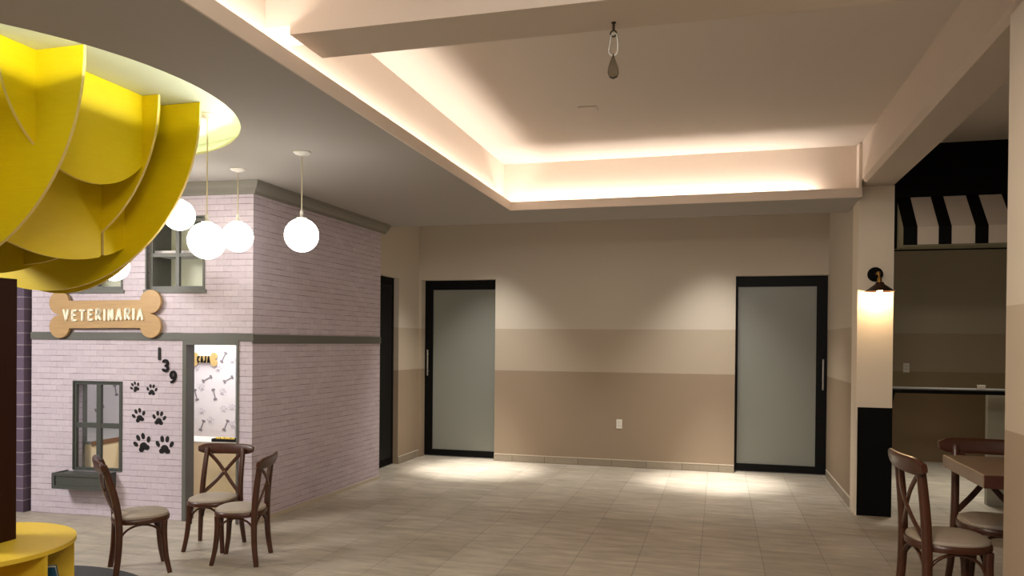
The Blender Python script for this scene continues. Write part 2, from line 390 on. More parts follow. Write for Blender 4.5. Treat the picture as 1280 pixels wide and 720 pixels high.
# dropped ceiling with the round opening
CX, CY, CR = -4.163, 3.502, 1.42
bm = NB(); n = 96
circ = [bm.verts.new((CX + CR * math.cos(2 * PI * i / n), CY + CR * math.sin(2 * PI * i / n), H)) for i in range(n)]
sq = []
for i in range(n):
    a = 2 * PI * i / n; c, s = math.cos(a), math.sin(a); k = 1.5 / max(abs(c), abs(s)); sq.append(bm.verts.new((CX + k * c, CY + k * s, H)))
for i in range(n): bm.faces.new((circ[i], sq[i], sq[(i + 1) % n], circ[(i + 1) % n]))
def quad(bm, x0, x1, y0, y1, z): bm.faces.new([bm.verts.new(p) for p in ((x0, y0, z), (x1, y0, z), (x1, y1, z), (x0, y1, z))])
quad(bm, -9.5, CX - 1.5, -3, 8.5, H); quad(bm, CX + 1.5, XL, -3, 8.5, H)
quad(bm, CX - 1.5, CX + 1.5, -3, CY - 1.5, H); quad(bm, CX - 1.5, CX + 1.5, CY + 1.5, 8.5, H)
quad(bm, XL, XR, 7.64, 8.5, H)
bmesh.ops.remove_doubles(bm, verts=bm.verts, dist=1e-5)
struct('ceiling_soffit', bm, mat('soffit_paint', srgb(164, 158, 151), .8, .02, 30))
bm = NB(); box(bm, -2.3, 1.6, -3, 7.9, HT, HT + .1); box(bm, -9.5, 6, 8.45, 12, HT, HT + .1); box(bm, 1.5, 6, -3, 8.5, HT, HT + .1)
struct('ceiling', bm, 'ceil')
# cove: lip boards and the fascias behind them
bm = NB(); box(bm, XL - .012, XL, -3, 7.64, H - .002, 3.055); box(bm, XL - .012, XR, 7.64, 7.652, H - .002, 3.055); box(bm, 1.222, XR, 7.652, 7.79, H + .004, 3.47)
struct('trim_2', bm, 'fascia')
bm = NB(); box(bm, -2.24, -2.22, -3, 7.81, H + .004, HT); box(bm, -2.22, XR, 7.79, 7.81, H + .004, HT); box(bm, -4.3, XR, 8.49, 8.5, H, HT)
struct('wall_cove_fascia', bm, 'fascia')
# long beam on the two pillars, with a chamfered lower edge
struct('trim_3', prism(NB(), [(XR, 3.135), (XR + .035, 3.1), (1.55, 3.1), (1.55, HT), (XR, HT)], -3, 8.13), 'beam')
# cross beam
bm = NB(); box(bm, -2.05, XR, 3.34, 3.66, 3.1, 3.165); box(bm, -2.22, XR, 3.39, 3.62, 3.165, HT)
struct('trim_4', bm, 'beam')
# round recess: trough, lip, side wall and lid
lip = lathe(NB(), [(CR, H), (CR, H + .016), (CR + .01, H + .016), (CR + .01, H + .008), (CR + .15, H + .008), (CR + .15, 3.1), (.0001, 3.1)], CX, CY, 96, caps=False)
struct('ceiling_round_recess', lip, mat('recess_paint', srgb(214, 218, 198), .8, .02, 20), smooth=True)
ring = [(CX + 1.49 * math.cos(2 * PI * i / 72), CY + 1.49 * math.sin(2 * PI * i / 72), 2.989) for i in range(72)]
tag(obj('led_ring', sweep(NB(), ring, .006, .0015, 6, (0, 0, 1), closed=True), 'led'), 'thin pale LED ring glowing inside the round ceiling recess', 'light strip')
# skirting
def skirting(name, bx, cap, m):
    o = struct(name, B(*bx), m); obj('skirting_cap', B(*cap), 'basecap', o); return o
skirting('baseboard_back', (-2.937, .186, YB - .012, YB, 0, .088), (-2.937, .186, YB - .014, YB, .088, .098), 'baset')
skirting('baseboard_left', (-4.05, -4.038, 9.26, YB, 0, .088), (-4.05, -4.036, 9.26, YB, .088, .098), 'basety')
skirting('baseboard_right', (1.253, 1.265, 8.13, YB, 0, .088), (1.251, 1.265, 8.13, YB, .088, .098), 'basety')

# ------------------------------------------------------------------ doors
def door(name, x0, x1, zt, y, stile_l, stile_r, top, bot, hx, hz0, hz1):
    d = struct(name, holes_wall(NB(), x0, x1, .012, zt, y, y + .045, [(x0 + stile_l, x1 - stile_r, bot, zt - top)]), 'blackmetal')
    obj('glass_panel', B(x0 + stile_l - .01, x1 - stile_r + .01, y + .012, y + .03, bot - .01, zt - top + .01), 'frost', d)
    h = sweep(NB(), [(hx, y - .05, hz0), (hx, y - .05, hz1)], .012, .012, 12)
    for z in (hz0 + .06, hz1 - .06): sweep(h, [(hx, y - .05, z), (hx, y + .005, z)], .007, .007, 8, (1, 0, 0))
    obj('door_handle', h, 'steel', d, smooth=True)
    return d
door('door_1', -4.03, -2.80, 2.5, YB + .16, .135, .12, .17, .095, -3.955, 1.13, 1.49)
door('door_2', .07, 1.29, 2.5, YB + .16, .15, .14, .17, .10, 1.225, 1.05, 1.43)
d = struct('door_3', B(-4.165, -4.12, 8.42, 9.258, .01, 2.43), 'black')
obj('door_panel', B(-4.12, -4.112, 8.5, 9.17, .1, 2.33), 'blackmetal', d)

# ------------------------------------------------------------------ small fittings on the shell
def outlet(name, label, x, y, z, w=.075, h=.12):
    o = thing(name, label, 'outlet', (x, y, z))
    obj('cover_plate', B(-w / 2, w / 2, -.008, 0, -h / 2, h / 2), 'white', o, bevel=.003)
    for dz in (-.022, .022):
        bm = NB(); box(bm, -.012, -.008, -.010, -.007, dz - .007, dz + .007); box(bm, .008, .012, -.010, -.007, dz - .007, dz + .007)
        obj('socket', bm, 'dgrey', o)
    return o
outlet('wall_outlet', 'white wall outlet low on the striped back wall between the two doors', -1.248, YB, .558)
outlet('wall_outlet', 'white wall outlet on the dim side room wall above the counter', 2.515, 11.75, 1.30, .08, .13)
o = thing('ceiling_cover_plate', 'small flat white cover plate on the raised ceiling', 'plate', (-1.036, 6.067, HT))
obj('cover', B(-.075, .075, -.05, .05, -.012, 0), 'ceil', o, bevel=.004)
obj('screw', lathe(NB(), [(.006, -.015), (.006, -.011)], .05, 0, 10), 'steel', o)

# hook, carabiner and pulley under the cross beam
o = thing('hanging_pulley', 'steel carabiner and pulley hanging from the underside of the cross beam', 'pulley', (-.494, 3.58, 3.1))
bm = lathe(NB(), [(.011, 0), (.011, -.004), (.006, -.006), (.006, -.04)], 0, 0, 16)
ringp = [(.014 * math.cos(t), 0, -.052 + .014 * math.sin(t)) for t in [2 * PI * i / 16 for i in range(16)]]
sweep(bm, ringp, .004, .004, 8, (0, 1, 0), closed=True); obj('eye_bolt', bm, 'gunmetal', o, smooth=True)
cl = [(0, 0, -.052), (.014, .0, -.058), (.021, 0, -.10), (.020, 0, -.135), (.010, 0, -.152), (-.010, 0, -.152), (-.021, 0, -.135), (-.017, 0, -.10), (-.010, 0, -.06)]
obj('carabiner', sweep(NB(), bez(cl + cl[:1], 4)[:-1], .0045, .0045, 8, (0, 1, 0), closed=True), 'steel', o, smooth=True)
bm = prism(NB(), [(.006, -.165)] + [(x, z) for x, z in ((.012, -.18), (.022, -.21), (.025, -.235), (.018, -.255), (.0, -.262), (-.018, -.255), (-.025, -.235), (-.022, -.21), (-.012, -.18))] + [(-.006, -.165)], -.012, .012)
sweep(bm, [(0, 0, -.148), (0, 0, -.172)], .006, .006, 8)
pu = obj('pulley_body', bm, 'gunmetal', o, bevel=.003)
obj('pulley_wheel', lathe(NB(), [(.015, -.016), (.015, .016)], n=20, axis='y', c0=(0, 0, -.236)), 'gunmetal', pu, smooth=True)

# ------------------------------------------------------------------ playhouse (veterinary clinic facade)
HA = math.atan2(.069, .998)
house = thing('playhouse', 'lilac brick play veterinary house with grey trim, door and windows', 'playhouse', (-3.90, 5.80, 0), HA)
DOOR = (-.66, -.139, -.01, 1.56); LW = (-1.77, -1.286, .41, 1.209); U1 = (-1.032, -.472, 2.043, 2.678); U2 = (-1.849, -1.289, 2.043, 2.678)
WT = .10
obj('front_wall', holes_wall(NB(), -2.225, 0, 0, 2.89, 0, WT, [DOOR, LW, U1, U2]), 'brickx', house)
SR = -(HA + .029)
side = obj('side_wall', B(-.1, 0, .0, 2.42, 0, 2.89), 'bricky', house); side.rotation_euler = (0, 0, SR); side.location = (0, .002, 0)
sk = obj('side_skirting', B(0, .012, .01, 2.42, 0, .035), 'basecap', house); sk.rotation_euler = (0, 0, SR)
# cornice
prof = [(0, 2.865), (.025, 2.865), (.03, 2.885), (.06, 2.91), (.075, 2.935), (.085, 2.968), (0, 2.968)]
bm = NB(); k = -SR
P = []
for a, z in prof:   # mitred corner
    P.append(((-2.225, -a, z), (a, -a, z), (a + math.sin(k) * 2.5, 2.5, z)))
for i in range(len(P)):
    A_, B_ = P[i], P[(i + 1) % len(P)]
    for j in (0, 1): bm.faces.new([bm.verts.new(v) for v in (A_[j], A_[j + 1], B_[j + 1], B_[j])])
bm.faces.new([bm.verts.new(p[0]) for p in P]); bm.faces.new([bm.verts.new(p[2]) for p in P])
bmesh.ops.remove_doubles(bm, verts=bm.verts, dist=1e-5)
obj('cornice', bm, 'cornice', house)
bm = NB(); box(bm, -2.225, .014, -.014, 0, 1.595, 1.66)
obj('front_band', bm, 'grey', house)
bd = obj('side_band', B(0, .014, -.014, 2.42, 1.575, 1.632 + .02), 'grey', house); bd.rotation_euler = (0, 0, SR)
# door case (open doorway)
bm = NB()
box(bm, -.668, -.632, -.012, WT + .01, 0, 1.595); box(bm, -.146, -.128, -.012, WT + .01, 0, 1.595); box(bm, -.632, -.146, -.012, WT + .01, 1.556, 1.595)
obj('door_case', bm, 'grey', house)
def winpart(bm, U, f, y0, y1, mx, mz, mw):
    x0, x1, z0, z1 = U
    box(bm, x0, x0 + f, y0, y1, z0, z1); box(bm, x1 - f, x1, y0, y1, z0, z1); box(bm, x0 + f, x1 - f, y0, y1, z0, z0 + f); box(bm, x0 + f, x1 - f, y0, y1, z1 - f, z1)
    box(bm, mx - mw / 2, mx + mw / 2, y0, y1, z0 + f, z1 - f); box(bm, x0 + f, x1 - f, y0 + .004, y1 - .004, mz - mw / 2, mz + mw / 2); return bm
for U in (U1, U2):
    x0, x1, z0, z1 = U
    wn = obj('upper_window', winpart(NB(), U, .032, .03, .06, (x0 + x1) / 2, z0 + .31, .034), 'grey', house)
    bm = NB(); e = .012; D = .36
    box(bm, x0 - e, x0, .0, D, z0 - e, z1 + e); box(bm, x1, x1 + e, 0.1, D, z0 - e, z1 + e); box(bm, x0, x1, .0, D, z0 - e, z0); box(bm, x0, x1, .0, D, z1, z1 + e)
    box(bm, x0 - .03, x1 + .03, -.012, 0, z0 - .03, z0); box(bm, x0 - .03, x1 + .03, -.012, 0, z1, z1 + .012)
    box(bm, x1, x1 + .012, -.012, 0, z0, z1); box(bm, x0 - .012, x0, -.012, 0, z0, z1)
    obj('window_box', bm, 'grey', wn); obj('back_panel', B(x0, x1, D - .02, D, z0, z1), 'creampanel', wn)
wn = obj('lower_window', winpart(NB(), LW, .022, .0, .03, -1.518, .817, .045), 'dgrey', house)
bm = NB(); x0, x1, z0, z1 = LW
box(bm, x0 - .012, x0, -.01, .16, z0, z1 + .012); box(bm, x1, x1 + .012, -.01, .1, z0, z1 + .012); box(bm, x0, x1, -.01, .16, z1, z1 + .012); box(bm, x0, x1, -.0, .16, z0 - .012, z0)
obj('window_box', bm, 'dgrey', wn)
obj('pane', B(x0 + .02, x1 - .02, .013, .017, z0 + .02, z1 - .02), 'glass', wn)
bm = NB(); bx0, bx1 = -1.845, -1.335
box(bm, bx0, bx1, -.155, 0, .265, .28); box(bm, bx0, bx1, -.17, -.155, .265, .405)
box(bm, bx0, bx0 + .015, -.155, 0, .28, .405); box(bm, bx1 - .015, bx1, -.155, 0, .28, .405); box(bm, bx0, bx1, -.155, 0, .385, .397)
pb = obj('planter_box', bm, 'dgrey', wn)
bm = NB(); holes_wall(bm, bx0, bx1, .265, .405, -.18, -.17, [(bx0 + .03, bx1 - .03, .295, .38)]); obj('face_frame', bm, 'dgrey', pb)
# inside of the playhouse
bm = NB(); V = 1.2
box(bm, -2.9, -.886, V, V + .05, 0, 2.35)
wp = obj('wallpaper_wall', bm, 'whitewall', house)
def paw(bm, cx, cz, s, rot, y0, y1):
    def T(pts): return [(cx + (x * math.cos(rot) - z * math.sin(rot)) * s, cz + (x * math.sin(rot) + z * math.cos(rot)) * s) for x, z in pts]
    prism(bm, T(ell(0, -.14, .22, .20, 16)), y0, y1); prism(bm, T(ell(-.17, -.27, .15, .14, 14)), y0, y1); prism(bm, T(ell(.17, -.27, .15, .14, 14)), y0, y1)
    for x, z, r in ((-.40, .10, .5), (-.15, .36, .15), (.15, .36, -.15), (.40, .10, -.5)): prism(bm, T(ell(x, z, .105, .17, 14, r)), y0, y1)
    return bm
def bone_pts(cx, cz, s, rot):
    return [(cx + (x * math.cos(rot) - z * math.sin(rot)), cz + (x * math.sin(rot) + z * math.cos(rot))) for x, z in [(a * s, b * s) for a, b in bone_outline(.44, .075, .11, .055)]]
# print motifs at (x, z) on the wall: slim grey bones and pale paws
for x, z, r in ((-1.02, 1.42, 1.1), (-1.21, 1.19, .5), (-.965, 1.19, .5), (-1.34, 1.02, 1.85), (-1.125, 1.03, 1.8), (-1.265, .70, 1.2), (-.99, .71, 1.15), (-1.16, 1.63, 1.3),
                (-1.6, 1.3, .5), (-1.75, 1.0, 1.8), (-2.0, 1.25, .6), (-2.3, 1.05, 1.8), (-2.5, .85, .5), (-1.9, .8, 1.2), (-1.55, .75, 2.2)):
    obj('bone_print', prism(NB(), bone_pts(x, z, .115, r), V - .003, V), 'printbone', wp)
for x, z, r in ((-1.33, 1.30, .2), (-1.08, 1.30, -.2), (-1.27, 1.10, .3), (-1.03, 1.06, -.2), (-1.27, .85, .1), (-1.02, .88, 0), (-.92, .90, .2), (-1.17, .76, 0), (-.92, 1.39, 0), (-1.10, 1.60, 0), (-.91, .72, 0),
                (-1.7, 1.2, 0), (-2.1, 1.05, .2), (-1.9, 1.1, 0), (-2.4, 1.2, .1), (-2.2, .85, 0)):
    obj('paw_print', paw(NB(), x, z, .075, r, V - .003, V), 'printpaw', wp)
bm = NB(); box(bm, -1.25, -.1, 1.62, 1.66, 0, 1.0); obj('slate_wall', bm, 'blue2', house)
bm = NB(); box(bm, -1.25, -.1, 1.62, 1.66, 1.0, 2.35); obj('pale_blue_wall', bm, 'blue1', house)
bm = NB(); box(bm, -2.95, -2.9, .1, 1.25, 0, 2.35); box(bm, -2.95, -.02, .1, 1.66, 2.35, 2.40); box(bm, -2.95, -2.225, .1, .14, 0, 2.35)
obj('inner_shell', bm, 'whitewall', house)
tag(thing_sign := thing('cashier_sign', '', 'sign'), 'small tan bone plaque reading CAJA on the wallpaper inside the playhouse doorway', 'sign')
thing_sign.location = house.matrix_basis @ Vector((-1.238, V - .003, 1.397)); thing_sign.rotation_euler = (0, 0, HA)
obj('plaque', prism(NB(), [(x * 1, z) for x, z in bone_outline(.112, .034, .037, .036)], -.012, 0), mat('tan_plaque', srgb(206, 178, 116), .6, .06, 20), thing_sign)
bm = NB(); x = -.072
for ch in 'CAJA':
    glyph(bm, ch, x, -.030, .060, .0065, -.02, -.012, .6); x += .039
obj('lettering', bm, 'decal', thing_sign)
HB = house.matrix_basis.copy(); HB = Matrix.Translation(Vector((-3.90, 5.80, 0))) @ Matrix.Rotation(HA, 4, 'Z')
thing_sign.location = HB @ Vector((-1.238, V - .003, 1.397))
def on_house(name, label, cat, x, y, z, group=None): return thing(name, label, cat, HB @ Vector((x, y, z)), HA, group)
# reception desk inside
desk = on_house('reception_desk', 'low cream reception desk inside the playhouse, seen through doorway and window', 'desk', -1.2, .5, 0)
bm = NB(); box(bm, -.5, .78, .0, .35, 0, .62); box(bm, -1.5, -.5, -.37, .65, 0, .62); obj('body', bm, 'desk', desk)
bm = NB(); box(bm, -.5, .78, -.006, .35, .62, .635); obj('front_ledge', bm, 'white', desk)
bm = NB(); box(bm, -1.5, -.5, -.37, .65, .622, .65); obj('side_top', bm, 'desktop', desk)
obj('edge_strip', B(-.5, -.494, -.37, .0, .605, .65), 'woodedge', desk)
tr = on_house('tray', 'black tray with small yellow items on the playhouse desk', 'tray', -.585, .57, .635)
bm = NB(); box(bm, -.13, .13, -.06, .06, 0, .006)
for a in ((-.13, .13, -.06, -.055), (-.13, .13, .055, .06), (-.13, -.125, -.055, .055), (.125, .13, -.055, .055)): box(bm, *a, .006, .028)
obj('tray_body', bm, 'decal', tr)
bm = NB()
for i in range(9): lathe(bm, [(.001, .006), (.014, .010), (.018, .022), (.012, .036), (.001, .042)], -.10 + .022 * i, random.uniform(-.03, .03), 10)
it = obj('yellow_items', bm, 'yellowtoy', tr, smooth=True); it['kind'] = 'stuff'

# bone sign
sg = on_house('bone_sign', 'wooden bone-shaped sign with cream letters VETERINARIA above the grey band', 'sign', -1.430, -.016, 1.822)
s_ = prism(NB(), bone_outline(.465, .108, .105, .125), -.03, 0)
so = obj('bone_board', s_, 'oak', sg, bevel=.004); so.rotation_euler = (0, math.radians(-.5), 0)
bm = NB(); x = -.405; word = 'VETERINARIA'
wid = {'V': .56, 'E': .45, 'T': .56, 'R': .48, 'I': .0, 'N': .46, 'A': .54}
tot = sum(wid[c] for c in word); gap = (.80 - tot * .088 * .92) / (len(word) - 1)
for i, ch in enumerate(word):
    glyph(bm, ch, x, -.052 + (x + .4) * .012 + random.uniform(-.004, .004), .088, .0088, -.046, -.03, .9); x += wid[ch] * .088 * .92 + gap
obj('lettering', bm, 'letter', sg)
# house number and paws
for ch, x, z, lab in (('1', -.898, 1.475, 'black wall digit 1, topmost of the slanting house number'), ('3', -.834, 1.37, 'black wall digit 3, middle of the slanting house number'), ('9', -.762, 1.272, 'black wall digit 9, lowest of the slanting house number')):
    o = glyph(NB(), ch, -.022 if ch != '1' else -.01, -.048, .094, .0105, -.014, -.001, .95)
    ob = obj('house_number', o, 'decal'); tag(ob, lab, 'house number', 'house number digits'); ob.location = HB @ Vector((x, 0, z)); ob.rotation_euler = (0, 0, HA)
for x, z, s, r, lab in ((-1.143, 1.172, .105, .5, 'small black paw print on brick, upper left of the six'), (-.976, 1.147, .115, -.05, 'small black paw print on brick, upper right of the six'),
                        (-1.103, .915, .145, .28, 'medium black paw print on brick, middle row nearer the window'), (-.902, .896, .145, -.1, 'medium black paw print on brick, middle row nearer the doorway'),
                        (-1.065, .67, .19, .35, 'large black paw print on brick, bottom row nearer the window'), (-.845, .656, .19, .0, 'large black paw print on brick, bottom row nearer the doorway')):
    ob = obj('paw_decal', paw(NB(), 0, 0, s * .9, r, -.004, -.0005), 'decal'); tag(ob, lab, 'wall decal', 'paw prints on the playhouse'); ob.location = HB @ Vector((x, 0, z)); ob.rotation_euler = (0, 0, HA)
# purple stone facade beside the playhouse
pw = struct('wall_purple_stone', B(-9.4, -6.16, 5.60, 5.70, 0, H), 'dbrick')

# ------------------------------------------------------------------ yellow tree around the column
TY = 3.45; TX = -4.17
tree = thing('tree_column', 'yellow slatted plywood tree crown on a square dark brown trunk', 'tree sculpture', (TX, TY, .41))
def T(x=0, y=0): return (x - TX, y - TY)
obj('trunk', B(-.155, .155, -.155, .155, 0, 1.54), 'trunk', tree, bevel=.004)
ZT = 3.098; Z0 = .41; th = .018
def fin(axis, pos, c, a, b, slot=None):
    arc = [(c + a * math.cos(PI + PI * i / 56), ZT - b * abs(math.sin(PI * i / 56)) ** .96 if 0 < i < 56 else ZT) for i in range(57)]
    if slot:
        i = next(i for i, p in enumerate(arc) if p[0] > slot[0])
        zz = arc[i][1]; arc = arc[:i] + [(slot[0] - .012, zz - .003), (slot[0] - .012, slot[1]), (slot[0] + .012, slot[1]), (slot[0] + .012, zz + .003)] + [p for p in arc[i:] if p[0] > slot[0] + .013]
    bm = NB()
    if axis == 'Y':
        prism(bm, [(x - TX, z - Z0) for x, z in arc], pos - th / 2 - TY, pos + th / 2 - TY, 'xz')
    else:
        prism(bm, [(y - TY, z - Z0) for y, z in arc], pos - th / 2 - TX, pos + th / 2 - TX, 'yz')
    o = obj('crown_fin', bm, 'yellow', tree)
    o.data.materials.append(M['yedge'])
    for p in o.data.polygons:
        if len(p.vertices) == 4: p.material_index = 1
    return o
for Y, a, b in ((3.20, 1.222, 1.20), (3.96, 1.034, 1.02), (4.15, 1.185, 1.176), (4.36, .98, 1.18)): fin('Y', Y, -4.36 if Y < 4.3 else -4.46, a, b)
for X, cy, a, b in ((-3.45, 3.54, .57, .615), (-3.75, 3.65, 1.03, 1.026), (-4.36, 3.65, 1.0, 1.10), (-4.75, 3.65, .95, 1.0)): fin('X', X, cy, a, b, (3.96, 2.275) if X == -3.75 else None)

# round bookshelf at its foot
bs = thing('round_bookshelf', 'round yellow bookshelf bench around the brown tree trunk', 'bookshelf', (TX, 3.43, 0))
RS = .545
obj('top_board', lathe(NB(), [(.001, .385), (RS, .385), (RS, .41), (.001, .41)], 0, 0, 72), 'yellow2', bs, smooth=True)
obj('bottom_board', lathe(NB(), [(.001, .012), (RS - .01, .012), (RS - .01, .035), (.001, .035)], 0, 0, 72), 'yellow2', bs, smooth=True)
obj('core', B(-.17, .17, -.17, .17, .035, .385), 'yellow2', bs)
for i in range(8):
    a = math.radians(3 + 45 * i); bm = B(.16, RS - .012, -.009, .009, .035, .385)
    bmesh.ops.transform(bm, matrix=Matrix.Rotation(a, 4, 'Z'), verts=bm.verts); obj('divider', bm, 'yellow2', bs)
def book(label, m, loc, rz, tilt, h=.25, d=.18, t=.02):
    o = thing('picture_book', label, 'book', loc, rz, 'books in the round shelf'); o.rotation_euler = (0, tilt, rz)
    bm = NB(); box(bm, 0, .003, -d / 2, d / 2, 0, h); box(bm, t - .003, t, -d / 2, d / 2, 0, h); box(bm, .003, t - .003, d / 2 - .003, d / 2, 0, h)
    obj('cover', bm, m, o); obj('pages', B(.003, t - .003, -d / 2 + .005, d / 2 - .003, .004, h - .004), 'paper', o)
A3 = math.radians(14); A4 = math.radians(24)
book('thin white picture book next to the shelf divider', 'bookwhite', (TX + .39 * math.cos(A3 - .10), 3.43 + .39 * math.sin(A3 - .10) + .0, .036), A3 + PI / 2, -.10, .24, .2, .012)
book('blue picture book leaning in the round yellow shelf', 'bookblue', (TX + .39 * math.cos(A4 + .12), 3.43 + .39 * math.sin(A4 + .12), .046), A4 + PI / 2, -.42, .25, .2, .024)
rg = lathe(NB(), [(.001, .001), (.97, .001), (.98, .006), (.97, .010), (.001, .010)], TX, 3.42, 72)
tag(obj('floor_mat', rg, 'rug', smooth=True), 'round charcoal mat under the yellow bookshelf', 'mat')

# ------------------------------------------------------------------ pendant globes
def pendant(label, x, y, zt, zc, r):
    o = thing('pendant_lamp', label, 'pendant lamp', (x, y, zt), 0, 'white globe pendants')
    obj('canopy', lathe(NB(), [(.062, 0), (.062, -.006), (.05, -.016), (.015, -.024), (.005, -.03)], 0, 0, 28), 'white', o, smooth=True)
    obj('cord', sweep(NB(), [(0, 0, -.024), (0, 0, zc + r - zt + .05)], .0045, .0045, 8), 'cordw', o, smooth=True)
    obj('fitting', lathe(NB(), [(.008, zc + r - zt + .06), (.012, zc + r - zt + .045), (.012, zc + r - zt + .01), (.036, zc + r - zt + .004), (.036, zc + r - zt - .010)], 0, 0, 20), 'white', o, smooth=True)
    pr = [(max(1e-5, r * math.sin(PI * i / 24)), zc - zt + r * math.cos(PI * i / 24)) for i in range(25)]
    obj('globe_shade', lathe(NB(), pr, 0, 0, 40), 'globe', o, smooth=True)
pendant('lit white globe pendant hanging alone in front of the brick side wall', -2.941, 4.969, H, 2.367, .122)
pendant('lit white globe pendant overlapping the nearer globe, by the house corner', -3.731, 5.335, H, 2.427, .121)
pendant('lit white globe pendant with its canopy inside the round recess', -3.307, 4.392, 3.098, 2.261, .122)
pendant('lit white globe pendant partly behind the edge of the yellow crown', -4.169, 5.196, H, 2.593, .121)
pendant('lit white globe pendant almost hidden behind the yellow crown, above the sign', -4.80, 5.20, H, 2.20, .121)

# ------------------------------------------------------------------ wall sconce
sc = thing('wall_sconce', 'dark copper cone wall sconce with a glowing bulb on the pillar', 'wall lamp', (1.40, 7.83, 2.27))
obj('backplate', lathe(NB(), [(.068, -.001), (.068, -.016), (.05, -.022), (.001, -.022)], n=32, axis='y'), 'black', sc, smooth=True)
bm = sweep(NB(), bez([(0, -.02, 0), (.005, -.08, .008), (.012, -.125, -.01), (.014, -.135, -.04)], 6), .008, .008, 10, (1, 0, 0))
lathe(bm, [(.001, -.02), (.016, -.015), (.02, 0), (.016, .015), (.001, .02)], .01, -.115, 16)
obj('arm', bm, 'brass', sc, smooth=True)
obj('socket', lathe(NB(), [(.014, -.035), (.02, -.045), (.02, -.09), (.014, -.095)], .014, -.135, 20), 'brass', sc, smooth=True)
obj('lamp_shade', lathe(NB(), [(.035, -.085), (.038, -.10), (.128, -.168), (.126, -.170), (.036, -.104), (.033, -.09)], .014, -.15, 40), 'copper', sc, smooth=True)
obj('bulb', lathe(NB(), [(.001, -.10), (.012, -.11), (.026, -.15), (.026, -.172), (.015, -.19), (.001, -.194)], .014, -.15, 20), 'bulb', sc, smooth=True)
l = bpy.data.lights.new('sconce_light', 'POINT'); l.energy = 6.5; l.color = (1.0, .66, .34); l.shadow_soft_size = .012
lo = bpy.data.objects.new('sconce_light', l); C.objects.link(lo); lo.location = (1.414, 7.68, 2.066)

# ------------------------------------------------------------------ counter, header and awning on the right
struct('wall_header', B(1.56, 5.0, 7.86, 7.98, 2.52, HT), 'black')
ct = thing('bar_counter', 'long pale-topped counter with a black front edge spanning the side room opening', 'counter', (1.56, 7.86, 0))
obj('counter_top', B(0, 3.4, .0, .32, 1.196, 1.206), 'countertop', ct)
obj('edge_board', B(0, 3.4, -.004, .32, 1.162, 1.196), 'black', ct)
for x in (.03, 1.75, 3.35):
    obj('bracket', prism(NB(), [(.32, 1.162), (.05, 1.162), (.29, .93), (.32, .93)], x - .012, x + .012, 'yz'), 'black', ct)
obj('end_post', B(1.9, 1.96, .24, .30, 0, 1.162), 'black', ct)
struct('wall_kiosk_low', B(2.62, 5.0, 8.71, 8.79, 0, 1.14), 'kiosk')
o = thing('small_box', 'small white box on the pale side room counter', 'box', (2.34, 7.97, 1.206))
obj('box_body', B(-.03, .03, -.02, .02, 0, .034), 'white', o, bevel=.003); obj('box_lid', B(-.032, .032, -.022, .022, .034, .04), 'creampanel', o)
aw = thing('striped_awning', 'black and white striped awning under the black header', 'awning', (1.585, 7.86, 2.5))
zt_, zb_, dp, zbr = 2.985 - 2.5, .012, .285, .17
xs = [0, .115, .285, .390, .575, .680, .865, .97, 1.155, 1.26, 1.445, 1.55, 1.735, 1.84]
for i, (a, b) in enumerate(zip(xs, xs[1:])):
    bm = prism(NB(), [(0, zt_), (-dp, zbr), (-dp, zb_), (-dp + .006, zb_), (-dp + .006, zbr - .003), (0, zt_ - .01)], a, b, 'yz')
    obj('awning_stripe', bm, 'black' if i % 2 == 0 else 'whitestripe', aw)
bm = prism(NB(), [(-.004, zt_ - .05), (-dp + .008, zbr - .01), (-dp + .008, zb_ + .002), (-.004, -.0)], 0.004, .010, 'yz'); obj('end_panel', bm, 'awninggrey', aw)
bm = NB(); box(bm, .012, 1.84, -dp + .008, -.004, 0, .010); obj('underside', bm, 'awninggrey', aw)
obj('bottom_rail', B(-.02, 1.84, -.006, .0, -.012, .0), 'black', aw)

